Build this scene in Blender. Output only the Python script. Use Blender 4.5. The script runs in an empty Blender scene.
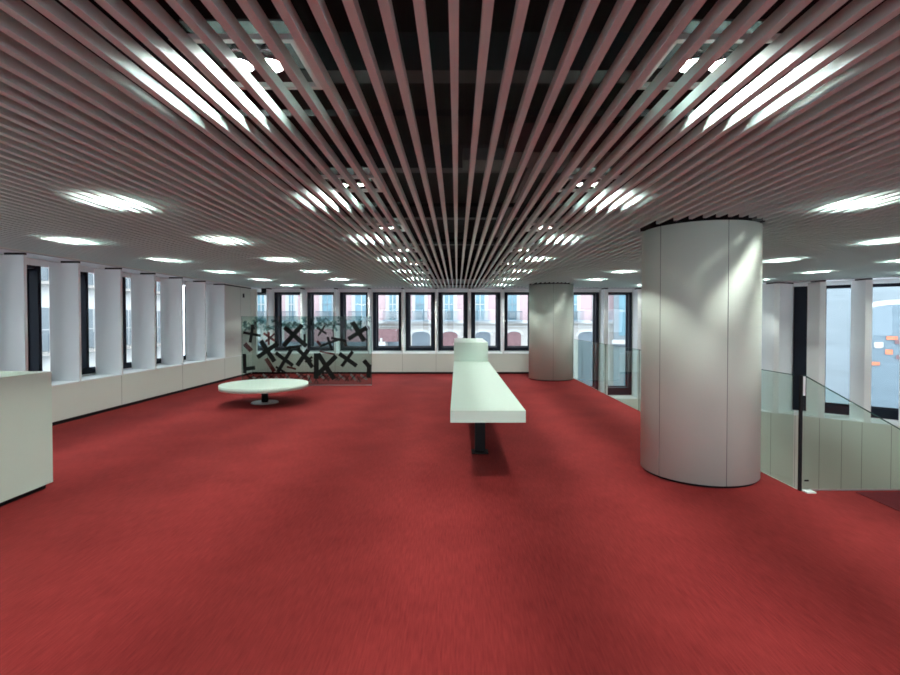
import bpy, bmesh, math, random
from mathutils import Vector, Matrix
random.seed(4)
PI = math.pi
scene = bpy.context.scene
COL = scene.collection
H = 1.7                      # eye height
F, X0, Y0 = 495.0, 457.0, 320.0

def px(u, v, z):             # measured image point -> place at depth z
    return ((u - X0) * z / F, z, H - (v - Y0) * z / F)

# ------------------------------------------------------------------ materials
def mat(name, color, rough=0.5, metal=0.0, spec=0.5, noise=None, bump=None):
    m = bpy.data.materials.new(name); m.use_nodes = True
    nt = m.node_tree; b = nt.nodes['Principled BSDF']
    b.inputs['Base Color'].default_value = (*color, 1)
    b.inputs['Roughness'].default_value = rough
    b.inputs['Metallic'].default_value = metal
    b.inputs['Specular IOR Level'].default_value = spec
    if noise:
        scale, amt, stretch = noise
        tc = nt.nodes.new('ShaderNodeTexCoord'); mp = nt.nodes.new('ShaderNodeMapping')
        mp.inputs['Scale'].default_value = stretch
        n = nt.nodes.new('ShaderNodeTexNoise'); n.inputs['Scale'].default_value = scale
        n.inputs['Detail'].default_value = 4
        mx = nt.nodes.new('ShaderNodeMix'); mx.data_type = 'RGBA'
        nt.links.new(tc.outputs['Object'], mp.inputs['Vector'])
        nt.links.new(mp.outputs['Vector'], n.inputs['Vector'])
        nt.links.new(n.outputs['Fac'], mx.inputs['Factor'])
        mx.inputs['A'].default_value = (*[c * (1 - amt) for c in color], 1)
        mx.inputs['B'].default_value = (*[min(1, c * (1 + amt)) for c in color], 1)
        nt.links.new(mx.outputs['Result'], b.inputs['Base Color'])
        if bump:
            bp = nt.nodes.new('ShaderNodeBump'); bp.inputs['Strength'].default_value = bump
            bp.inputs['Distance'].default_value = 0.004
            nt.links.new(n.outputs['Fac'], bp.inputs['Height'])
            nt.links.new(bp.outputs['Normal'], b.inputs['Normal'])
    return m

def glass_mat(name, tint, refl=1.0, rough=0.0):
    m = bpy.data.materials.new(name); m.use_nodes = True
    nt = m.node_tree; nt.nodes.clear()
    out = nt.nodes.new('ShaderNodeOutputMaterial')
    tr = nt.nodes.new('ShaderNodeBsdfTransparent'); tr.inputs['Color'].default_value = (*tint, 1)
    gl = nt.nodes.new('ShaderNodeBsdfGlossy'); gl.inputs['Roughness'].default_value = rough
    fr = nt.nodes.new('ShaderNodeFresnel'); fr.inputs['IOR'].default_value = 1.5
    ml = nt.nodes.new('ShaderNodeMath'); ml.operation = 'MULTIPLY'; ml.inputs[1].default_value = refl
    mx = nt.nodes.new('ShaderNodeMixShader')
    ge = nt.nodes.new('ShaderNodeNewGeometry'); iv = nt.nodes.new('ShaderNodeMath'); iv.operation = 'SUBTRACT'
    iv.inputs[0].default_value = 1.0; nt.links.new(ge.outputs['Backfacing'], iv.inputs[1])
    mm = nt.nodes.new('ShaderNodeMath'); mm.operation = 'MULTIPLY'
    nt.links.new(fr.outputs[0], ml.inputs[0]); nt.links.new(ml.outputs[0], mm.inputs[0])
    nt.links.new(iv.outputs[0], mm.inputs[1]); nt.links.new(mm.outputs[0], mx.inputs[0])
    nt.links.new(tr.outputs[0], mx.inputs[1]); nt.links.new(gl.outputs[0], mx.inputs[2])
    nt.links.new(mx.outputs[0], out.inputs['Surface'])
    return m

def emit_mat(name, color, strength):
    m = bpy.data.materials.new(name); m.use_nodes = True
    nt = m.node_tree; nt.nodes.clear()
    out = nt.nodes.new('ShaderNodeOutputMaterial'); e = nt.nodes.new('ShaderNodeEmission')
    e.inputs['Color'].default_value = (*color, 1); e.inputs['Strength'].default_value = strength
    nt.links.new(e.outputs[0], out.inputs['Surface'])
    return m

def carpet_mat(name, c1, c2):
    m = bpy.data.materials.new(name); m.use_nodes = True
    nt = m.node_tree; b = nt.nodes['Principled BSDF']
    b.inputs['Roughness'].default_value = 0.85; b.inputs['Specular IOR Level'].default_value = 0.06
    b.inputs['Sheen Weight'].default_value = 0.02; b.inputs['Sheen Roughness'].default_value = 0.5; b.inputs['Sheen Tint'].default_value = (1.0, 0.7, 0.65, 1)
    tc = nt.nodes.new('ShaderNodeTexCoord')
    def noise(scale, stretch, detail=3):
        mp = nt.nodes.new('ShaderNodeMapping'); mp.inputs['Scale'].default_value = stretch
        n = nt.nodes.new('ShaderNodeTexNoise'); n.inputs['Scale'].default_value = scale
        n.inputs['Detail'].default_value = detail
        nt.links.new(tc.outputs['Object'], mp.inputs['Vector']); nt.links.new(mp.outputs['Vector'], n.inputs['Vector'])
        return n
    a = noise(1.0, (95, 7, 1)); c = noise(1.0, (1.3, 1.1, 1), 4); d = noise(1.0, (260, 200, 1), 2)
    s = nt.nodes.new('ShaderNodeMath'); s.operation = 'MULTIPLY_ADD'
    nt.links.new(a.outputs['Fac'], s.inputs[0]); s.inputs[1].default_value = 1.15
    nt.links.new(c.outputs['Fac'], s.inputs[2])
    s2 = nt.nodes.new('ShaderNodeMath'); s2.operation = 'MULTIPLY_ADD'
    nt.links.new(d.outputs['Fac'], s2.inputs[0]); s2.inputs[1].default_value = 0.5
    nt.links.new(s.outputs[0], s2.inputs[2])
    r = nt.nodes.new('ShaderNodeMapRange'); r.inputs['From Min'].default_value = 0.95; r.inputs['From Max'].default_value = 1.72
    nt.links.new(s2.outputs[0], r.inputs['Value'])
    mx = nt.nodes.new('ShaderNodeMix'); mx.data_type = 'RGBA'
    mx.inputs['A'].default_value = (*c1, 1); mx.inputs['B'].default_value = (*c2, 1)
    nt.links.new(r.outputs[0], mx.inputs['Factor']); nt.links.new(mx.outputs['Result'], b.inputs['Base Color'])
    bp = nt.nodes.new('ShaderNodeBump'); bp.inputs['Strength'].default_value = 0.35; bp.inputs['Distance'].default_value = 0.004
    nt.links.new(s2.outputs[0], bp.inputs['Height']); nt.links.new(bp.outputs['Normal'], b.inputs['Normal'])
    return m

M = {
 'carpet': carpet_mat('red_carpet', (0.152, 0.0125, 0.0135), (0.255, 0.027, 0.026)),
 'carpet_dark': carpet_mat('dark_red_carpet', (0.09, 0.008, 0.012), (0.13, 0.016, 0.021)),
 'panel': mat('white_laminate', (0.70, 0.73, 0.67), 0.5, noise=(3, 0.015, (1, 1, 1))),
 'fin': mat('white_painted_fin', (0.86, 0.88, 0.88), 0.5, noise=(3, 0.015, (1, 1, 1))),
 'sill': mat('white_sill', (0.8, 0.83, 0.83), 0.3, noise=(3, 0.01, (1, 1, 1))),
 'column': mat('column_laminate', (0.66, 0.70, 0.62), 0.6, noise=(4, 0.015, (1, 1, 1))),
 'top': mat('solid_surface_white', (0.64, 0.76, 0.67), 0.4, noise=(5, 0.012, (1, 1, 1))),
 'slat': mat('ceiling_slat_grey', (0.52, 0.63, 0.61), 0.5, noise=(2, 0.03, (1, 1, 1))),
 'deck': mat('black_plenum', (0.005, 0.0055, 0.006), 0.9, 0, 0.2, noise=(3, 0.3, (1, 1, 1))),
 'duct': mat('dark_duct', (0.012, 0.013, 0.015), 0.5, 0.3, noise=(3, 0.3, (1, 1, 1))),
 'redduct': mat('dark_red_pipe', (0.04, 0.005, 0.008), 0.5, noise=(3, 0.3, (1, 1, 1))),
 'frame': mat('dark_blue_frame', (0.006, 0.009, 0.018), 0.5, 0, 0.2, noise=(3, 0.2, (1, 1, 1))),
 'black': mat('black_metal', (0.005, 0.005, 0.006), 0.6, 0, 0.2, noise=(3, 0.2, (1, 1, 1))),
 'joint': mat('joint_shadow_gap', (0.16, 0.17, 0.15), 0.8, noise=(3, 0.1, (1, 1, 1))),
 'steel': mat('brushed_steel', (0.55, 0.57, 0.57), 0.3, 0.9, noise=(60, 0.1, (1, 8, 1))),
 'housing': mat('housing_grey', (0.06, 0.07, 0.07), 0.5, 0.2, noise=(8, 0.1, (1, 1, 1))),
 'rim': mat('housing_rim', (0.75, 0.77, 0.76), 0.4, 0.2, noise=(8, 0.05, (1, 1, 1))),
 'reflector': mat('reflector_bowl', (0.8, 0.8, 0.8), 0.25, 0.8, noise=(8, 0.05, (1, 1, 1))),
 'bulb': emit_mat('lamp_glow', (0.90, 1.0, 0.93), 1000.0),
 'glass': glass_mat('window_glass', (0.93, 0.96, 0.98), 0.7),
 'balglass': glass_mat('green_glass', (0.86, 0.93, 0.90), 1.0),
 'edge': mat('glass_edge_green', (0.03, 0.10, 0.085), 0.2, noise=(5, 0.1, (1, 1, 1))),
 'tint': glass_mat('screen_glass', (0.72, 0.80, 0.78), 1.0),
 'x_black': mat('black_cross_film', (0.004, 0.007, 0.006), 0.7, 0, 0.2, noise=(3, 0.2, (1, 1, 1))),
 'x_grey': glass_mat('grey_cross_film', (0.66, 0.76, 0.76), 0.6, 0.3),
 'x_red': glass_mat('red_cross_film', (0.62, 0.30, 0.30), 0.6, 0.3),
 'x_pale': mat('pale_cross_film', (0.5, 0.42, 0.42), 0.6, noise=(3, 0.1, (1, 1, 1))),
 'pink': mat('facade_pink', (0.35, 0.25, 0.26), 0.9, noise=(2, 0.08, (1, 1, 1))),
 'stone': mat('facade_stone', (0.31, 0.29, 0.27), 0.9, noise=(1.5, 0.12, (1, 1, 1))),
 'white': mat('facade_white', (0.37, 0.37, 0.365), 0.8, noise=(1.5, 0.05, (1, 1, 1))),
 'fglass': mat('facade_window_blue', (0.10, 0.19, 0.23), 0.3, noise=(1.2, 0.5, (1, 1, 1))),
 'fgrey': mat('facade_grey', (0.15, 0.19, 0.22), 0.6, noise=(1.5, 0.3, (1, 1, 1))),
 'farch': mat('arch_shutter', (0.09, 0.11, 0.13), 0.7, noise=(2, 0.3, (1, 1, 1))),
 'fred': mat('arch_red', (0.13, 0.065, 0.07), 0.7, noise=(5, 0.5, (1, 1, 1))),
 'ac': mat('ac_grey', (0.2, 0.25, 0.27), 0.6, noise=(2, 0.1, (1, 1, 1))),
 'bluewall': mat('blue_grey_wall', (0.09, 0.125, 0.15), 0.6, noise=(1.0, 0.25, (1, 1, 4))),
 'paleblue': mat('pale_blue_wall', (0.14, 0.165, 0.18), 0.7, noise=(0.8, 0.2, (1, 1, 4))),
 'pale_render': mat('pale_render', (0.5, 0.5, 0.49), 0.8, noise=(1.5, 0.05, (1, 1, 1))),
 'asphalt': mat('street', (0.34, 0.35, 0.36), 0.9, noise=(1.0, 0.2, (1, 1, 1))),
 'orange': mat('shop_orange', (0.40, 0.12, 0.06), 0.7, noise=(4, 0.6, (1, 1, 1))),
 'fence_dark': mat('railing_dark', (0.07, 0.09, 0.11), 0.6, noise=(2, 0.2, (1, 1, 1))),
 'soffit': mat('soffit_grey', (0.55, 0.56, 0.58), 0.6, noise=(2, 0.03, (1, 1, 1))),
}

# ------------------------------------------------------------------ helpers
class MB:
    def __init__(s): s.bm = bmesh.new()
    def box(s, x0, x1, y0, y1, z0, z1):
        p = [(x, y, z) for z in (z0, z1) for y in (y0, y1) for x in (x0, x1)]
        v = [s.bm.verts.new(q) for q in p]
        for f in ((0,2,3,1),(4,5,7,6),(0,1,5,4),(2,6,7,3),(0,4,6,2),(1,3,7,5)):
            s.bm.faces.new([v[i] for i in f])
        return s
    def prism(s, pts, z0, z1):                       # plan polygon, extruded up
        a = [s.bm.verts.new((x, y, z0)) for x, y in pts]; b = [s.bm.verts.new((x, y, z1)) for x, y in pts]
        n = len(pts)
        s.bm.faces.new(a[::-1]); s.bm.faces.new(b)
        for i in range(n): s.bm.faces.new((a[i], a[(i+1) % n], b[(i+1) % n], b[i]))
        return s
    def wallprism(s, pts, y0, y1):                   # polygon in x,z extruded along y
        a = [s.bm.verts.new((x, y0, z)) for x, z in pts]; b = [s.bm.verts.new((x, y1, z)) for x, z in pts]
        n = len(pts)
        s.bm.faces.new(a); s.bm.faces.new(b[::-1])
        for i in range(n): s.bm.faces.new((a[(i+1) % n], a[i], b[i], b[(i+1) % n]))
        return s
    def slab(s, p, q, t, z0, z1):                    # upright board from p to q in plan, thickness t on its left
        d = Vector((q[0]-p[0], q[1]-p[1])).normalized(); n = Vector((-d.y, d.x)) * t
        return s.prism([p, q, (q[0]+n.x, q[1]+n.y), (p[0]+n.x, p[1]+n.y)], z0, z1)
    def cyl(s, x, y, z0, z1, r, r2=None, n=48, cap=True):
        r2 = r if r2 is None else r2
        a = [s.bm.verts.new((x+r*math.cos(2*PI*i/n), y+r*math.sin(2*PI*i/n), z0)) for i in range(n)]
        b = [s.bm.verts.new((x+r2*math.cos(2*PI*i/n), y+r2*math.sin(2*PI*i/n), z1)) for i in range(n)]
        for i in range(n): s.bm.faces.new((a[i], a[(i+1)%n], b[(i+1)%n], b[i]))
        if cap: s.bm.faces.new(a[::-1]); s.bm.faces.new(b)
        return s
    def bevel(s, w, seg=2):
        es = [e for e in s.bm.edges if len(e.link_faces) == 2 and e.calc_face_angle(0) > 0.7]
        bmesh.ops.bevel(s.bm, geom=es, offset=w, segments=seg, affect='EDGES', profile=0.7)
        return s
    def move(s, mtx):
        bmesh.ops.transform(s.bm, matrix=mtx, verts=s.bm.verts); return s
    def build(s, name, m, parent=None, smooth=False, kind=None):
        bmesh.ops.recalc_face_normals(s.bm, faces=s.bm.faces)
        me = bpy.data.meshes.new(name); s.bm.to_mesh(me); s.bm.free()
        if smooth:
            for p in me.polygons: p.use_smooth = len(p.vertices) == 4
        o = bpy.data.objects.new(name, me); COL.objects.link(o)
        me.materials.append(m)
        if parent:
            o.parent = parent
            o.location = -parent.location if parent.get('_w') else (0, 0, 0)
        if kind: o['kind'] = kind
        return o

def tag(o, label=None, cat=None, group=None, kind=None):
    if label: o['label'] = label
    if cat: o['category'] = cat
    if group: o['group'] = group
    if kind: o['kind'] = kind
    return o

def empty(name, loc=(0, 0, 0), rz=0):
    o = bpy.data.objects.new(name, None); COL.objects.link(o)
    o.location = loc; o.rotation_euler = (0, 0, rz); o.empty_display_size = 0.2
    return o

def copy_tree(o, parent=None):
    c = o.copy(); COL.objects.link(c)
    if parent: c.parent = parent
    for ch in list(o.children): copy_tree(ch, c)
    return c

# ------------------------------------------------------------------ dimensions
XL, ZF, SP, FD = -6.48, 15.6, 1.062, 0.45
SILL, TOP = 0.65, 2.72
LOW = -0.78                                           # sill of the tall stairwell windows
VX, VZ = 3.41, 4.94                                   # edges of the stair opening
DP = (5.75, 15.6); DD = (0.758, -0.652); DN = (0.652, 0.758)   # slanted window wall
DEND = 11.3
XR = DP[0] + DD[0]*DEND; ZR = DP[1] + DD[1]*DEND
ZB = -6.0
LOWF = -3.3
def dpt(t, off=0): return (DP[0]+DD[0]*t+DN[0]*off, DP[1]+DD[1]*t+DN[1]*off)
def zend(x):
    return ZF if x <= DP[0] else ZF + (x-DP[0])*DD[1]/DD[0]

# ------------------------------------------------------------------ floor
fl = MB().box(XL-0.02, VX, ZB, ZF+0.02, -0.35, 0)
fl.box(VX, XR+0.02, ZB, VZ, -0.35, 0)
floor = fl.build('floor', M['carpet'], kind='structure')
MB().prism([(VX-0.1, VZ-0.1), (XR+0.3, VZ-0.1), (XR+0.3, ZR), (XR, ZR+0.1), (DP[0], ZF+0.3), (VX-0.1, ZF+0.3)], LOWF-0.2, LOWF).build('floor_lower_level', M['carpet'], kind='structure')
tr = MB().box(VX+0.003, VX+0.03, VZ, ZF, LOWF, -0.01)
tr.box(VX, XR, VZ+0.003, VZ+0.03, LOWF, -0.01).build('wall_below_opening', M['panel'], kind='structure')

# ------------------------------------------------------------------ walls
def fin_left(z, n=0):                                 # a fin across the left wall
    MB().box(XL-FD-0.05, XL, z, z+0.05, SILL, TOP-0.045).build('fin', M['fin'], wl)
    MB().box(XL-0.30, XL+0.004, z+0.003, z+0.047, TOP-0.045, TOP-0.012).build('shadow_gap', M['black'], wl)
ZL0 = 7.42 - 5*SP
wl = MB().box(XL-0.04, XL, ZL0, ZF, 0.06, SILL-0.02).box(XL-0.5, XL-0.04, ZL0, ZF, -0.3, SILL-0.06)
wl.box(XL-0.5, XL, ZB, ZL0-0.05, 0.06, TOP)
wl.box(XL-0.15, XL-0.012, 13.84, ZF, SILL, TOP-0.045)
wl.box(XL-0.55, XL, ZL0, ZF, TOP, TOP+0.5)
wl = wl.build('wall_left', M['panel'], kind='structure')
MB().box(XL-FD-0.05, XL+0.004, ZL0-0.05, ZF, SILL-0.02, SILL).build('window_sill', M['sill'], wl)
MB().box(XL-FD-0.05, XL-0.001, ZL0-0.05, 13.9, TOP-0.012, TOP).build('soffit', M['soffit'], wl)
for k in range(8): fin_left(7.42 + (k-5+5)*SP - (0 if k else 0)) if k < 7 else None
for k in range(1, 6): fin_left(7.42 - k*SP)
for zj in (ZL0+SP*1, ZL0+SP*3, ZL0+SP*5, ZL0+SP*7, ZL0+SP*9, ZL0+SP*11, 14.86):
    MB().box(XL-0.01, XL+0.0015, zj-0.003, zj+0.003, 0.06, SILL-0.02).build('panel_joint', M['joint'], wl)
MB().box(XL-0.02, XL-0.0105, 14.85, 14.856, SILL, TOP-0.045).build('panel_joint', M['joint'], wl)
MB().box(XL-0.03, XL-0.006, 13.83, ZF, TOP-0.045, TOP-0.015).build('shadow_gap', M['black'], wl)
MB().box(XL-0.035, XL-0.015, ZB, ZF, 0, 0.06).build('baseboard_left', M['black'], kind='structure')

# window units: dark deep frames with the glass set at the back
WN = [0]
def window(mtx, w, z0, z1, jamb=0.11, jr=None, bot=0.12, top=0.05, depth=0.3, handle=False, sash=False):
    """local frame: x along wall, y outward, front of frame at y=0"""
    WN[0] += 1
    jr = jamb if jr is None else jr
    f = MB()
    f.box(-w/2, -w/2+jamb, 0, depth, z0, z1).box(w/2-jr, w/2, 0, depth, z0, z1)
    f.box(-w/2+jamb, w/2-jr, 0, depth, z0, z0+bot).box(-w/2+jamb, w/2-jr, 0.02, depth, z1-top, z1)
    f.move(mtx)
    fo = f.build('window_%d' % WN[0], M['frame'], kind='structure')
    a, b, c, d = -w/2+jamb, w/2-jr, z0+bot, z1-top
    s = MB()
    s.box(a, a+0.03, depth-0.1, depth-0.02, c, d).box(b-0.03, b, depth-0.1, depth-0.02, c, d)
    s.box(a+0.03, b-0.03, depth-0.1, depth-0.02, c, c+0.03).box(a+0.03, b-0.03, depth-0.1, depth-0.02, d-0.03, d)
    s.move(mtx); so = s.build('window_sash', M['frame'], fo)
    MB().box(a+0.03, b-0.03, depth-0.065, depth-0.055, c+0.03, d-0.03).move(mtx).build('glass_pane', M['glass'], so)
    if handle:
        h = MB().box(a+0.004, a+0.026, depth-0.13, depth-0.1, 1.62, 1.68).box(a+0.006, a+0.024, depth-0.145, depth-0.125, 1.53, 1.66)
        h.move(mtx).build('window_handle', M['steel'], so)
    return fo

for k in range(11):                                   # left wall: a deep dark unit in each bay, glazed strips beside it
    za, zb = ZL0 + k*SP + 0.42, ZL0 + (k+1)*SP - 0.16
    mtx = Matrix.Translation((XL-FD-0.05, (za+zb)/2, 0)) @ Matrix.Rotation(PI/2, 4, 'Z')
    fo = window(mtx, zb-za, SILL+0.03, 2.60, jamb=0.07, depth=0.26, handle=True)
    MB().box(XL-FD-0.075, XL-FD-0.065, ZL0+k*SP+0.05, za, SILL+0.03, 2.60).box(XL-FD-0.075, XL-FD-0.065, zb, ZL0+(k+1)*SP, SILL+0.03, 2.60).build('side_light', M['glass'], fo)
    MB().box(XL-FD-0.09, XL-FD-0.05, ZL0+k*SP+0.05, za, SILL+0.03, SILL+0.15).box(XL-FD-0.09, XL-FD-0.05, zb, ZL0+(k+1)*SP, SILL+0.03, SILL+0.15).build('bottom_rail', M['frame'], fo)
# outer boards of the left wall round the windows
ob = MB()
ob.box(XL-FD-0.20, XL-FD-0.05, ZL0, 14.85, 2.602, TOP+0.3)
ob.box(XL-FD-0.42, XL-FD-0.06, ZL0, 14.85, -0.3, SILL+0.028)
ob.box(XL-FD-0.2, XL-FD-0.052, ZL0+11*SP+0.07, ZF-0.02, SILL+0.028, 2.602)
ob.build('outer_board', M['fin'], wl)

# far wall
wf = MB().box(XL, VX+0.12, ZF, ZF+0.04, 0.06, SILL-0.02).box(XL-0.6, VX+0.12, ZF+0.04, ZF+0.4, -0.4, SILL-0.06)
wf.box(XL-0.01, -6.33, ZF, ZF+0.10, SILL, TOP-0.045)
wf = wf.build('wall_far', M['panel'], kind='structure')
MB().box(XL-0.6, VX+0.12, ZF-0.004, ZF+FD, SILL-0.02, SILL).build('window_sill', M['sill'], wf)
MB().box(XL-0.6, 6.3, ZF, ZF+FD, TOP-0.012, TOP).build('soffit', M['soffit'], wf)
MB().box(XL, VX+0.1, ZF+0.015, ZF+0.035, 0, 0.06).build('baseboard_far', M['black'], kind='structure')
fx = [-5.94 + SP*k for k in range(9)]
for x in fx:
    MB().box(x-0.06, x, ZF, ZF+FD, SILL, TOP-0.045).build('fin', M['fin'], wf)
    MB().box(x-0.055, x-0.005, ZF-0.004, ZF+0.30, TOP-0.045, TOP-0.012).build('shadow_gap', M['black'], wf)
for x in (fx[0]-0.03, fx[2]-0.03, fx[4]-0.03, fx[5]-0.03, fx[6]-0.03, fx[8]-0.03):
    MB().box(x-0.003, x+0.003, ZF-0.0015, ZF+0.01, 0.06, SILL-0.02).build('panel_joint', M['joint'], wf)
bays = [(fx[0]-SP, fx[0])] + [(fx[i], fx[i+1]) for i in range(8)]
for a, b in bays:
    window(Matrix.Translation(((a+b-0.06)/2, ZF+FD, 0)), 0.95, 0.70, 2.60)
ow = MB().box(XL-0.6, 6.4, ZF+FD+0.002, ZF+FD+0.3, 2.602, TOP+0.3).box(XL-0.6, VX+0.12, ZF+FD+0.002, ZF+FD+0.3, -0.3, 0.698)
for x in [fx[0]-SP] + fx: ow.box(x-0.083, x+0.023, ZF+FD+0.01, ZF+FD+0.28, 0.698, 2.602)
ow.build('outer_board', M['fin'], wf)

# stairwell part of the far wall: taller windows down past the floor edge
ws = MB().box(VX+0.02, DP[0]+0.1, ZF, ZF+0.04, LOWF, LOW-0.02).box(VX, 6.3, ZF+0.04, ZF+0.4, LOWF, LOW-0.06)
ws = ws.build('wall_stairwell', M['panel'], kind='structure')
MB().box(VX+0.02, DP[0]+0.3, ZF-0.004, ZF+FD, LOW-0.02, LOW).build('window_sill', M['sill'], ws)
sx = [3.66, 4.76, 5.82]
for x in sx:
    MB().box(x-0.13, x, ZF, ZF+FD, LOW, TOP-0.045).build('fin', M['fin'], ws)
    MB().box(x-0.125, x-0.005, ZF-0.004, ZF+0.3, TOP-0.045, TOP-0.012).build('shadow_gap', M['black'], ws)
for a, b in ((sx[0], sx[1]), (sx[1], sx[2])):
    window(Matrix.Translation(((a+b-0.13)/2, ZF+FD, 0)), 0.90, LOW+0.04, 2.60, bot=0.24, jamb=0.09)
ow = MB().box(VX+0.12, 6.4, ZF+FD+0.002, ZF+FD+0.3, LOWF, LOW+0.038)
for x in sx: ow.box(x-0.15, x+0.02, ZF+FD+0.01, ZF+FD+0.28, LOW+0.038, 2.602)
ow.build('outer_board', M['fin'], ws)

# slanted wall on the right
wd = MB().slab(dpt(0), dpt(DEND), 0.04, LOWF, LOW-0.02).slab(dpt(-0.2, 0.9), dpt(DEND+0.5, 0.9), 0.2, TOP+0.05, TOP+0.5)
wd = wd.build('wall_right_slanted', M['panel'], kind='structure')
MB().prism([dpt(0), dpt(DEND), dpt(DEND, 0.55), dpt(0.1, 0.55)], LOW-0.02, LOW).build('window_sill', M['sill'], wd)
MB().prism([dpt(0), dpt(DEND), dpt(DEND, 0.55), dpt(0, 0.55)], TOP-0.012, TOP).build('soffit', M['soffit'], wd)
ft = [0.95, 1.88, 2.80, 3.73, 4.72, 5.62, 6.55, 7.50, 8.45, 9.40, 10.35]
for t in ft:
    a = dpt(t-0.13); b = dpt(t); e = (-0.09, 0.55) if abs(t-3.73) < 0.01 else (0.0, 0.47)
    MB().prism([a, b, (b[0]+e[0]+0.02, b[1]+e[1]), (a[0]+e[0]+0.02, a[1]+e[1])], LOW, TOP-0.045).build('fin', M['fin'], wd)
    a = dpt(t-0.125, -0.003); b = dpt(t-0.005, -0.003)
    MB().prism([a, b, (b[0]-0.03, b[1]+0.3), (a[0]-0.03, a[1]+0.3)], TOP-0.045, TOP-0.012).build('shadow_gap', M['black'], wd)
# closed bay beside the column: a solid slanted panel
p = dpt(3.73, 0.01)
MB().slab(p, (9.42, 13.60), 0.04, LOW, TOP-0.045).build('closing_panel', M['fin'], wd)
MB().slab(dpt(3.73, -0.001), (9.43, 13.59), 0.05, TOP-0.045, TOP-0.012).build('shadow_gap', M['black'], wd)
ang = math.atan2(DD[1], DD[0])
ow = MB()
for i in range(len(ft)-1):
    e0 = ft[i] + (0.25 if i == 3 else -0.10); e1 = ft[i+1] - 0.10
    c = dpt((e0+e1)/2, 0.55)
    mtx = Matrix.Translation((c[0], c[1], 0)) @ Matrix.Rotation(ang, 4, 'Z')
    window(mtx, e1-e0-0.002, LOW+0.04, 2.60, bot=0.24, jamb=0.34 if i == 3 else 0.035, jr=0.035, depth=0.14)
ow.prism([dpt(-0.1, 0.56), dpt(DEND, 0.56), dpt(DEND, 0.8), dpt(-0.1, 0.8)], 2.602, TOP+0.3)
ow.prism([dpt(-0.1, 0.56), dpt(DEND, 0.56), dpt(DEND, 0.8), dpt(-0.1, 0.8)], LOWF, LOW+0.038)
ow.build('outer_board', M['fin'], wd)
for t in (0.9, 1.8, 2.7, 3.56, 4.1, 4.62, 5.07, 5.46, 6.0, 6.45, 7.4):
    a = dpt(t-0.004, -0.002); b = dpt(t+0.004, -0.002)
    MB().slab(a, b, 0.01, LOWF, LOW-0.02).build('panel_joint', M['joint'], wd)
MB().box(XR, XR+0.2, ZB, ZR+0.05, LOWF, TOP+0.5).build('wall_right', M['panel'], kind='structure')
wb = MB().box(XL-0.5, XR+0.2, ZB-0.2, ZB, -0.3, SILL).box(XL-0.5, XR+0.2, ZB-0.2, ZB, 2.62, 3.6)
bw = 1.95; xw = XL
while xw < XR:
    wb.box(xw, xw+0.25, ZB-0.2, ZB, SILL, 2.62)
    if xw + bw + 0.25 < XR:
        window(Matrix.Translation((xw+0.25+(bw-0.25)/2, ZB-0.01, 0)) @ Matrix.Rotation(PI, 4, 'Z'), bw-0.25, SILL, 2.62, jamb=0.06, bot=0.08, depth=0.18)  # unseen windows, added for daylight on surfaces that face the camera
    else: wb.box(xw+0.25, XR+0.2, ZB-0.2, ZB, SILL, 2.62)
    xw += bw
wb.build('wall_behind', M['panel'], kind='structure')

# ------------------------------------------------------------------ columns
COLS = [(2.715, 5.56, 0.605), (2.72, 14.32, 0.63)]
labs = ['large round cream column standing nearest, beside the glass balustrade',
        'round cream column farther back, close to the far windows']
rots = [math.radians(a) for a in (-96.6, -90)]
for i, (x, y, r) in enumerate(COLS):
    c = empty('round_column', (x, y, 0))
    tag(c, labs[i], 'column')
    MB().cyl(0, 0, 0, 0.025, r-0.02, n=96).build('base_ring', M['black'], c, True)
    MB().cyl(0, 0, 0.025, TOP-0.02, r, n=96).build('column_casing', M['column'], c, True)
    MB().cyl(0, 0, TOP-0.02, 3.55, r-0.1, n=48).build('column_core', M['deck'], c, True)
    js = []
    to_cam = math.atan2(-y, -x)
    if i == 0: js = [to_cam - 0.66, to_cam + 0.45, to_cam + 1.9, to_cam - 2.1]
    else: js = [to_cam + 0.1, to_cam + 2.2, to_cam - 2.0]
    for a in js:
        MB().box(r-0.004, r+0.0012, -0.003, 0.003, 0.025, TOP-0.02).move(Matrix.Rotation(a, 4, 'Z')).build('panel_joint', M['joint'], c)

# ------------------------------------------------------------------ ceiling
dk = MB().box(XL-0.5, XR+0.2, ZB, ZF+0.5, 3.6, 3.75)
dk.box(XL-0.5, XL-0.3, ZB, ZF+0.4, TOP+0.5, 3.6).box(XL-0.5, XR+0.2, ZF+0.4, ZF+0.55, TOP+0.3, 3.6)
dk.box(XR, XR+0.2, ZB, ZF+0.4, TOP+0.5, 3.6)
ceil = dk.build('ceiling', M['deck'], kind='structure')
sl = MB(); SS = 0.113
n0 = int((XL+0.05)/SS); n1 = int((XR-0.05)/SS)
off = (453.6-457)*1.58/F
for k in range(n0, n1+1):
    x = k*SS + off
    if x < XL+0.03 or x > XR-0.03: continue
    segs = [(ZB+0.01, zend(x)-0.02)]
    for (cx, cy, r) in COLS:
        R = r + 0.035
        if abs(x-cx) < R:
            h = math.sqrt(R*R-(x-cx)**2)
            ns = []
            for a, b in segs:
                if cy-h > b or cy+h < a: ns.append((a, b)); continue
                if a < cy-h: ns.append((a, cy-h))
                if cy+h < b: ns.append((cy+h, b))
            segs = ns
    for a, b in segs: sl.box(x-0.017, x+0.017, a, b, H+1.02, H+1.072)
sl.build('ceiling_slats', M['slat'], ceil)
cr = MB()
z = ZB+0.3
while z < ZF:
    xa = XR-0.05 if z < ZR else DP[0] + (ZF-z)*DD[0]/-DD[1] - 0.1
    cr.box(XL+0.01, xa, z, z+0.025, H+1.072, H+1.105); z += 2.08
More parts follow.
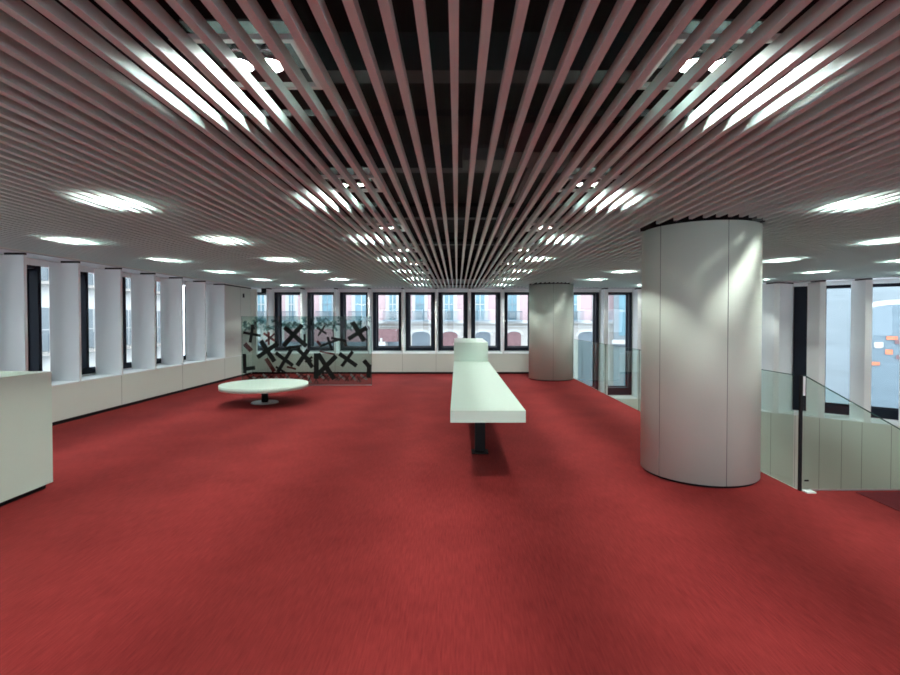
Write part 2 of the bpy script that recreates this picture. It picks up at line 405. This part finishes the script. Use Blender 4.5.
cr.build('carrier_rail', M['deck'], ceil)
du = MB()
for z in (0.6, 3.3, 5.4, 8.0, 10.8, 13.4): du.box(XL, XR-1, z, z+0.18, 3.35, 3.6)
du.build('ceiling_beam', M['duct'], ceil)
MB().box(-2.6, -2.1, ZB, ZF, 3.2, 3.5).box(4.1, 4.6, ZB, ZF-1, 3.2, 3.5).build('duct', M['duct'], ceil)
MB().box(0.45, 1.75, 4.3, 4.75, 3.15, 3.4).box(0.7, 0.78, 4.75, 9.0, 3.2, 3.28).build('red_pipe', M['redduct'], ceil)
MB().box(0.05, 0.45, 4.2, 4.5, 3.05, 3.15).build('cable_tray', M['housing'], ceil)

# downlights: housing with two reflector bowls and glowing lamps, above the slats
def make_downlight():
    t = empty('ceiling_downlight', (0, 0, 0))
    h = MB().box(-0.24, 0.24, -0.2, 0.2, 0.09, 0.10)
    h.build('housing_plate', M['housing'], t)
    r = MB().box(-0.27, 0.27, -0.23, -0.20, -0.005, 0.02).box(-0.27, 0.27, 0.20, 0.23, -0.005, 0.02)
    r.box(-0.27, -0.24, -0.20, 0.20, -0.005, 0.02).box(0.24, 0.27, -0.20, 0.20, -0.005, 0.02)
    r.build('housing_rim', M['rim'], t)
    for s in (-0.072, 0.072):
        b = MB().cyl(s, 0, 0.0, 0.045, 0.066, 0.045, n=24, cap=False)
        b.cyl(s, 0, 0.045, 0.09, 0.045, 0.03, n=24)
        bo = b.build('reflector_bowl', M['reflector'], t, True)
        g = MB(); vs = [g.bm.verts.new((s+0.045*math.cos(2*PI*i/20), 0.045*math.sin(2*PI*i/20), 0.036)) for i in range(20)]
        vv = g.bm.verts.new((s, 0, 0.022))
        for i in range(20): g.bm.faces.new((vs[(i+1) % 20], vs[i], vv))
        g.bm.faces.new(vs)
        g.build('lamp', M['bulb'], bo)
    return t
HL = H + 1.20
rows = [(-4.87, 'twin lamp downlight, row nearest the left windows'), (-2.86, 'twin lamp downlight, second row from left windows'), (-0.96, 'twin lamp downlight, row just left of centre'),
        (1.19, 'twin lamp downlight, row just right of centre'), (3.40, 'twin lamp downlight, row over the balustrade'), (5.43, 'twin lamp downlight, second row right of centre'),
        (7.55, 'twin lamp downlight, third row right of centre'), (9.67, 'twin lamp downlight, rightmost row')]
ordn = ['third behind the camera', 'second behind the camera', 'directly above the camera', 'frontmost of its row', 'second from the front', 'third from the front', 'fourth from the front', 'fifth from the front', 'sixth from the front', 'beside the far wall']
first = None
for x, rl in rows:
    for k in range(10):
        z = 2.36 + (k-3)*2.06
        if z > zend(x) - 0.5: continue
        if any(math.hypot(x-c[0], z-c[1]) < c[2]+0.35 for c in COLS): continue
        o = make_downlight() if first is None else copy_tree(first)
        if first is None: first = o
        o.location = (x, z, HL)
        tag(o, '%s, %s' % (rl, ordn[k]), 'ceiling light', 'twin lamp downlights above the slatted ceiling')

# ------------------------------------------------------------------ bench table with raised block
t = empty('long_counter_table', (0.325, 5.17, 0))
def loc(mb, t): return mb.move(Matrix.Translation(-t.location))
loc(MB().box(-0.07, 0.72, 5.17, 11.33, 0.625, 0.75).bevel(0.006), t).build('tabletop', M['top'], t)
loc(MB().box(0.23, 0.36, 6.28, 6.41, 0.03, 0.625), t).build('leg', M['black'], t)
loc(MB().box(0.19, 0.40, 6.24, 6.45, 0, 0.012), t).build('foot_plate', M['black'], t)
tag(t, 'long pale white counter table cantilevered on a black post in the middle of the carpet', 'table')
b = empty('counter_block', (0.325, 11.34, 0))
loc(MB().box(-0.07, 0.71, 11.34, 13.9, 0.05, 1.185).bevel(0.008), b).build('block_body', M['top'], b)
loc(MB().box(-0.03, 0.67, 11.38, 13.86, 0, 0.05), b).build('plinth', M['black'], b)
tag(b, 'tall white counter block at the far end of the long table', 'counter')

# round table
t = empty('round_table', (-3.955, 10.16, 0))
MB().cyl(0, 0, 0.31, 0.395, 0.86, n=96).bevel(0.008).build('tabletop', M['top'], t, True)
MB().cyl(0, 0, 0.015, 0.31, 0.065, n=32).build('post', M['black'], t, True)
MB().cyl(0, 0, 0, 0.018, 0.27, 0.255, n=64).build('base_disc', M['steel'], t, True)
tag(t, 'low round white table on a black post and steel base disc', 'table')

# cabinet left
c = empty('reception_cabinet', (-4.5, 3.0, 0))
loc(MB().box(-4.97, -4.12, 1.2, 5.02, 0.05, 1.18).bevel(0.004), c).build('cabinet_body', M['top'], c)
loc(MB().box(-4.93, -4.16, 1.24, 4.98, 0, 0.05), c).build('plinth', M['black'], c)
tag(c, 'tall plain white cabinet cut off by the left edge of the photo', 'cabinet')

# ------------------------------------------------------------------ cross patterned glass screen
ZS = 12.85
s = empty('glass_screen', (-3.9, ZS, 0))
MB().box(-5.59+3.9, -2.22+3.9, 0, 0.012, 0.012, 1.80).build('glass_panel', M['tint'], s)
e = MB().box(-5.595+3.9, -5.588+3.9, -0.001, 0.013, 0.012, 1.80).box(-2.222+3.9, -2.215+3.9, -0.001, 0.013, 0.012, 1.80)
e.build('glass_edge', M['edge'], s)
MB().box(-5.59+3.9, -2.22+3.9, -0.008, 0.02, 0, 0.012).build('floor_rail', M['steel'], s)
xs = {'x_black': [], 'x_grey': [], 'x_red': [], 'x_pale': []}
def A(p): return (240+p[0]/8.44, 310+p[1]/8.44)
def B(p): return (305+p[0]/8.44, 310+p[1]/8.44)
def bar(kind, a, b, w): xs[kind].append((a, b, w))
for a, b, w in [((110,125),(85,275),3.0), ((20,190),(175,217),2.6), ((375,145),(560,305),4.6), ((525,125),(365,305),4.6),
                ((175,260),(290,435),4.6), ((145,400),(320,280),4.4), ((300,362),(445,470),3.8), ((432,335),(315,525),3.6),
                ((480,325),(600,440),3.8), ((575,335),(480,470),4.4), ((35,370),(38,535),3.6), ((28,500),(125,488),3.8),
                ((300,480),(380,530),2.2), ((545,200),(545,300),2.4), ((390,322),(520,300),2.0)]:
    bar('x_black', A(a), A(b), w)
for a, b, w in [((100,148),(182,200),1.9), ((168,133),(112,215),1.9), ((190,228),(228,340),2.4), ((125,305),(290,248),2.3),
                ((400,102),(500,262),4.8), ((522,148),(365,245),4.2), ((220,236),(350,262),2.6), ((288,368),(435,472),4.2),
                ((402,350),(308,476),3.4), ((110,370),(245,585),4.6), ((262,388),(105,545),4.8), ((95,365),(93,580),5.0),
                ((0,395),(62,485),4.2), ((495,425),(562,478),4.4), ((556,460),(535,572),4.4), ((60,395),(0,440),2.4)]:
    bar('x_black', B(a), B(b), w)
for a, b, w in [((240,185),(240,295),2.2), ((195,195),(292,262),2.4), ((215,410),(285,520),4.2), ((25,285),(92,345),4.6), ((290,200),(210,270),2.0),
                ((390,480),(470,500),2.0)]:
    bar('x_red', A(a), A(b), w)
for a, b, w in [((100,262),(130,300),3), ((330,260),(345,310),3.4), ((505,165),(560,150),3.6), ((150,440),(190,520),4), ((120,350),(250,375),1.8)]:
    bar('x_red', B(a), B(b), w)
rr = random.Random(9)
for i in range(34):
    u = 244 + i*3.75; v = 322 + rr.uniform(-3, 7); a = rr.uniform(0.3, 1.2); L = rr.uniform(3, 6)
    for sg in (1, -1):
        aa = a*sg + (0 if sg > 0 else rr.uniform(-.3, .3))
        bar('x_grey', (u-L*math.cos(aa), max(317.2, v-L*math.sin(aa))), (u+L*math.cos(aa), max(317.2, v+L*math.sin(aa))), rr.uniform(1.6, 3.0))
for i in range(22):
    u = 250 + i*5.4 + rr.uniform(-1, 1); v = 378 + rr.uniform(-2, 2); a = rr.uniform(0.6, 1.2); L = rr.uniform(3, 4.6)
    bar('x_pale' if i % 2 else 'x_grey', (u-L*math.cos(a), v-L*math.sin(a)), (u+L*math.cos(a), v+L*math.sin(a)), 2.0)
    bar('x_grey', (u+L*math.cos(a), v-L*math.sin(a)), (u-L*math.cos(a), v+L*math.sin(a)), 1.5)
names = {'x_black': ('black_crosses', 'black crosses on the glass', -0.0022), 'x_grey': ('grey_crosses', 'faint grey crosses on the glass', 0.0135),
         'x_red': ('red_crosses', 'translucent red crosses on the glass', 0.0165), 'x_pale': ('pale_crosses', 'pale cross tips near the floor', 0.020)}
XA, XB = -5.585, -2.225
for kd, lst in xs.items():
    mb = MB()
    for i, (a, b, w) in enumerate(lst):
        pa = px(a[0], a[1], ZS); pb = px(b[0], b[1], ZS); hw = w*ZS/F/2*1.0
        ax, az, bx, bz = pa[0], pa[2], pb[0], pb[2]
        ax = min(max(ax, XA+hw), XB-hw); bx = min(max(bx, XA+hw), XB-hw); az = max(az, 0.05); bz = max(bz, 0.05)
        d = Vector((bx-ax, bz-az)); 
        if d.length < 0.02: continue
        d.normalize(); n = Vector((-d.y, d.x))*hw
        y0 = names[kd][2] - (0.0004*(i % 5))
        mb.wallprism([(ax+3.9+n.x, az+n.y), (bx+3.9+n.x, bz+n.y), (bx+3.9-n.x, bz-n.y), (ax+3.9-n.x, az-n.y)], y0, y0+0.001)
    o = mb.build(names[kd][0], M[kd], s); o['label'] = names[kd][1]
tag(s, 'tall smoky glass screen covered with black crosses behind the round table', 'glass screen')

# ------------------------------------------------------------------ balustrades
b = empty('glass_balustrade', (VX-0.02, VZ, 0))
zs = [VZ+0.03, 7.07, 9.2, 11.3, 13.4, ZF-0.03]
for i in range(5):
    a0, a1 = zs[i]+0.006, zs[i+1]-0.006
    g = MB().box(-0.006, 0.006, a0-VZ, a1-VZ, -0.1, 1.145).build('glass_panel', M['balglass'], b)
    MB().box(-0.0062, 0.0062, a0-VZ, a1-VZ, 1.145, 1.152).build('glass_edge', M['edge'], g)
    MB().box(-0.0064, 0.0064, a1-VZ, a1-VZ+0.004, 0, 1.15).build('glass_edge', M['edge'], g)
MB().box(0.008, 0.016, -0.0, ZF-VZ, -0.25, -0.004).build('base_channel', M['steel'], b)
tag(b, 'long clear glass balustrade running along the open edge to the far wall', 'balustrade')
q = empty('stair_balustrade', (VX, VZ, 0))
g = MB().wallprism([(0.05, -0.1), (1.95, -0.1), (1.95, 0.08), (0.05, 1.145)], -0.02, -0.008).build('glass_panel', M['balglass'], q)
MB().wallprism([(0.05, 1.145), (1.95, 0.08), (1.95, 0.09), (0.05, 1.155)], -0.0205, -0.0075).build('glass_edge', M['edge'], g)
MB().box(0.10, 1.95, -0.035, -0.021, -0.02, 0.012).build('base_channel', M['steel'], q)
MB().box(-0.005, 0.02, -0.045, -0.02, 0, 1.15).build('post', M['black'], q)
pz = MB().box(0.02, 0.11, -0.12, -0.04, 0, 0.012).build('floor_clamp', M['sill'], q); pz['label'] = 'small white floor plate'
MB().box(0.02, 0.045, -0.045, -0.024, 0.95, 1.14).build('post_bracket', M['rim'], q)
MB().box(0.06, 0.10, -0.03, -0.021, 0.09, 0.105).build('glass_clip', M['black'], q)
tag(q, 'sloping topped glass stair panel with dark post at the right edge', 'balustrade')

mt = MB().box(3.93, 7.5, 3.0, VZ-0.09, 0.0, 0.006).build('dark_floor_patch', M['carpet_dark'])  # thin slab in a darker red than the carpet around it
tag(mt, 'darker red floor patch below the stair panel at right', 'mat')

# small fixtures near the far left corner
x, y, z = px(241.3, 292, 14.82)
o = MB().box(XL+0.002, XL+0.03, 14.98, 15.04, 2.38, 2.50).bevel(0.006).build('wall_sensor', M['duct'])
tag(o, 'small grey sensor high on the left end panel', 'sensor')
o = MB().box(-6.24, -6.05, ZF+0.2, ZF+0.34, TOP-0.17, TOP-0.012).bevel(0.01).build('ceiling_camera', M['black'])
tag(o, 'small dark camera box under the soffit of the corner window', 'camera')

# ------------------------------------------------------------------ outside: the street
MB().box(-60, 70, ZF+1.2, 80, -5.2, -5.0).box(-60, XL-1.2, -20, ZF+1.2, -5.2, -5.0).build('ground_street', M['asphalt'], kind='structure')
FZ = 36.0
def fb(mb, u0, v0, u1, v1, out=0.0, t=0.2):          # block on the facade from image measurements
    a = px(u0, v0, FZ); c = px(u1, v1, FZ)
    return mb.box(a[0], c[0], FZ-out, FZ-out+t+0.001, c[2], a[2])
fa = empty('town_house_facade', (0, FZ, -5)); fa['_w'] = 1
tag(fa, 'pink and white town house with stone arches across the street', 'building')
def FP(mb, n, m, p=None): 
    mb.move(Matrix.Translation((0, -FZ, 5)))
    return mb.build(n, M[m], p or fa) if False else _fp(mb, n, m, p)
def _fp(mb, n, m, p):
    o = mb.build(n, M[m]); o.parent = p or fa; o.location = (0, 0, 0); return o
FP(fb(MB(), 225, 180, 615, 321.5, 0, 6), 'upper_wall', 'pink')
FP(fb(MB(), 225, 321.5, 615, 415, 0.02, 6), 'lower_wall', 'stone')
FP(fb(MB(), 225, 320.5, 615, 323.5, 0.35, 0.5), 'cornice', 'white')
FP(fb(fb(MB(), 225, 326, 615, 327, 0.12, 0.2), 225, 286, 615, 288, 0.2, 0.3), 'moulding', 'white')
uw = [238, 262, 292, 328, 362, 393, 420, 449, 480, 512, 543, 572, 600]
for i, u in enumerate(uw):
    w = [4, 4, 3, 5, 7, 4, 4.5, 5, 5, 4.5, 5, 5, 5][i]
    f = FP(fb(MB(), u-w-3, 290, u+w+3, 320.5, 0.1, 0.15), 'window_surround', 'white')
    g = FP(fb(MB(), u-w, 293, u+w, 320.4, 0.13, 0.05), 'upper_window', 'fglass')
    mb = MB()
    fb(mb, u-0.4, 293, u+0.4, 320.4, 0.18, 0.04); fb(mb, u-w, 304, u+w, 304.8, 0.18, 0.04)
    fb(mb, u-w, 293, u-w+0.7, 320.4, 0.18, 0.04); fb(mb, u+w-0.7, 293, u+w, 320.4, 0.18, 0.04)
    FP(mb, 'glazing_bar', 'white' if i % 3 else 'fgrey', g)
    bl = FP(fb(MB(), u-w-4.5, 320, u+w+4.5, 321.3, 0.75, 0.8), 'balcony_slab', 'fgrey')
    rl = MB(); fb(rl, u-w-4.5, 311.5, u+w+4.5, 312.2, 0.74, 0.04)
    nb = int((2*w+9)/1.1)
    for j in range(nb+1):
        uu = u-w-4.5+(2*w+8.6)*j/nb; fb(rl, uu, 312, uu+0.3, 320, 0.74, 0.03)
    FP(rl, 'balcony_railing', 'fence_dark', bl)
    if i % 2 == 1 or i == 6:
        a = FP(fb(MB(), u-w+1.5, 312.5, u-w+7, 317.8, 0.62, 0.35), 'air_conditioner', 'ac')
for u, w, m in [(421, 9, 'farch'), (449.5, 8, 'fred'), (483, 7.5, 'farch'), (514, 7, 'fred'), (545, 7, 'farch'), (588, 10, 'farch')]:
    a = px(u-w, 347, FZ); c = px(u+w, 331.5, FZ); cx = (a[0]+c[0])/2; hw = (c[0]-a[0])/2
    pts = [(cx-hw, -4.9), (cx+hw, -4.9)] + [(cx+hw*math.cos(th), c[2]-0.45*hw+0.45*hw*math.sin(th)) for th in [PI*j/12 for j in range(13)]]
    FP(MB().wallprism(pts, FZ-0.04, FZ+0.03), 'arch_door', m)
    pts2 = [(cx+(hw+.18)*math.cos(th), c[2]-0.45*hw+(0.45*hw+.18)*math.sin(th)) for th in [PI*j/12 for j in range(13)]]
    pts2 += [(cx+hw*math.cos(th), c[2]-0.45*hw+0.45*hw*math.sin(th)) for th in [PI*(12-j)/12 for j in range(13)]]
    FP(MB().wallprism(pts2, FZ-0.09, FZ+0.02), 'arch_moulding', 'white')
# shop front with red awning on the left
FP(fb(MB(), 290, 329, 399, 341, 1.2, 1.2), 'shop_awning', 'fred')
FP(fb(MB(), 225, 341.2, 399, 349, 0.05, 0.1), 'shop_window', 'fgrey')
FP(fb(fb(fb(MB(), 240, 329, 262, 340, 0.3, 0.3), 300, 343, 306, 349, 0.3, 0.2), 381, 342, 389, 349, 0.9, 0.2), 'shop_display', 'white')
FP(fb(fb(MB(), 383, 337.5, 385, 341.5, 1.45, 0.2), 380, 341, 388, 349, 1.4, 0.2), 'white_planter', 'white')

# white building facing the left windows
g = MB().box(-24, -20, -18, 34, -5, 14)
lb = g.build('pale_apartment_block', M['pale_render'])
tag(lb, 'pale apartment block seen in slivers through the left windows', 'building')
for j in range(17):
    z = -14 + j*2.9
    for h0 in (-3.6, 0.2, 3.6):
        w = MB().box(-19.995, -19.93, z, z+1.1, h0, h0+2.1).build('upper_window', M['paleblue'], lb)
        MB().box(-19.93, -19.9, z+0.5, z+0.56, h0, h0+2.1).box(-19.93, -19.9, z, z+1.1, h0+1.0, h0+1.06).build('glazing_bar', M['white'], w)
        bl = MB().box(-19.995, -19.3, z-0.3, z+1.4, h0-0.2, h0-0.05).build('balcony_slab', M['stone'], lb)
        r = MB().box(-19.34, -19.31, z-0.3, z+1.4, h0+0.8, h0+0.84)
        for q_ in range(9): r.box(-19.34, -19.32, z-0.3+q_*0.21, z-0.28+q_*0.21, h0-0.05, h0+0.8)
        r.build('balcony_railing', M['fence_dark'], bl)

# bluish buildings seen through the stairwell windows
b2 = MB().prism([(11.2, 35.4), (20.5, 28.21), (24, 33.2), (15, 35.55)], -5, 12).build('blue_grey_building', M['paleblue'])
tag(b2, 'blue grey building seen through the tall stairwell windows', 'building')
d2 = Vector((8.8, -6.8)).normalized(); n2 = Vector((-d2.y, d2.x)) * -1
def on2(mb, t0, t1, z0, z1, out):
    p0 = Vector((11.2, 35.4)) + d2*t0; p1 = Vector((11.2, 35.4)) + d2*t1; o_ = n2*out
    return mb.prism([(p0.x, p0.y), (p1.x, p1.y), (p1.x+o_.x, p1.y+o_.y), (p0.x+o_.x, p0.y+o_.y)], z0, z1)
for t0 in (0.4, 3.0, 5.6, 8.2):
    w = on2(MB(), t0, t0+1.6, 0.6, 3.8, 0.05).build('upper_window', M['fglass'], b2)
    on2(on2(MB(), t0+0.77, t0+0.83, 0.6, 3.8, 0.1), t0, t0+1.6, 2.3, 2.36, 0.1).build('glazing_bar', M['white'], w)
on2(MB(), 0, 11.4, 0.0, 0.3, 0.3).build('cornice', M['white'], b2)
on2(MB(), 0.8, 10.2, -4.6, -1.2, 0.06).build('shop_window', M['bluewall'], b2)
b3 = MB().prism([(20.2, 27.5), (38, 14), (42, 19), (24, 32)], -5, 12).build('corner_shop_building', M['paleblue'])
tag(b3, 'blue grey building with arched shop front seen through the rightmost window', 'building')
d3 = Vector((17.8, -13.5)).normalized(); n3 = Vector((d3.y, -d3.x))
def on3(t, z, o_): 
    p = Vector((20.2, 27.5)) + d3*t + n3*o_; return (p.x, p.y, z)
def arch3(t0, t1, z0, z1, out, m, name, par):
    mb = MB(); c = (t0+t1)/2; hw = (t1-t0)/2; rise = 0.7
    prof = [(t0, z0), (t1, z0)] + [(c+hw*math.cos(PI*j/14), z1-rise+rise*math.sin(PI*j/14)) for j in range(15)]
    a = [mb.bm.verts.new(on3(t, z, out)) for t, z in prof]; b_ = [mb.bm.verts.new(on3(t, z, out-0.05)) for t, z in prof]
    mb.bm.faces.new(a); mb.bm.faces.new(b_[::-1]); n = len(prof)
    for i in range(n): mb.bm.faces.new((a[(i+1) % n], a[i], b_[i], b_[(i+1) % n]))
    return mb.build(name, M[m], par)
for t0 in (1.6, 6.2, 10.8, 15.4):
    f = arch3(t0-0.25, t0+3.45, -3.0, 2.75, 0.06, 'white', 'arch_moulding', b3)
    f = arch3(t0, t0+3.2, -3.0, 2.5, 0.10, 'bluewall', 'arch_window', b3)
    for i in range(14):
        r1 = random.Random(int(t0*10)+i); tt = t0+0.3+r1.random()*2.3; zz = -0.9+r1.random()*1.7; w = 0.15+r1.random()*0.35
        a = on3(tt, zz, 0.16); b_ = on3(tt+w, zz, 0.16)
        MB().slab((a[0], a[1]), (b_[0], b_[1]), 0.05, zz, zz+0.12+r1.random()*0.3).build('shop_display', M[('orange', 'fred', 'white')[i % 3]], f)

# ------------------------------------------------------------------ world
w = bpy.data.worlds.new('overcast_sky'); scene.world = w; w.use_nodes = True
bg = w.node_tree.nodes['Background']
bg.inputs['Color'].default_value = (0.85, 0.94, 1.0, 1); bg.inputs['Strength'].default_value = 6.2

# ------------------------------------------------------------------ camera
cam = bpy.data.cameras.new('camera'); co = bpy.data.objects.new('camera', cam); COL.objects.link(co)
co.location = (0, 0, H); co.rotation_euler = (math.radians(90-1.0), 0, 0)
cam.sensor_width = 36; cam.lens = F/900*36; cam.clip_end = 300; cam.clip_start = 0.05
cam.shift_x = -7/900; cam.shift_y = -8.86/900
scene.camera = co
for o in list(bpy.data.objects):
    if '_w' in o: del o['_w']

scene.view_settings.view_transform = 'Standard'; scene.view_settings.look = 'None'
scene.view_settings.gamma = 1.0; scene.view_settings.exposure = 0.24
scene.view_settings.use_curve_mapping = False
c = scene.cycles
c.use_denoising = True; c.max_bounces = 8; c.diffuse_bounces = 5; c.transparent_max_bounces = 16
c.filter_width = 1.7
c.caustics_reflective = False; c.caustics_refractive = False
c.sample_clamp_indirect = 8.0
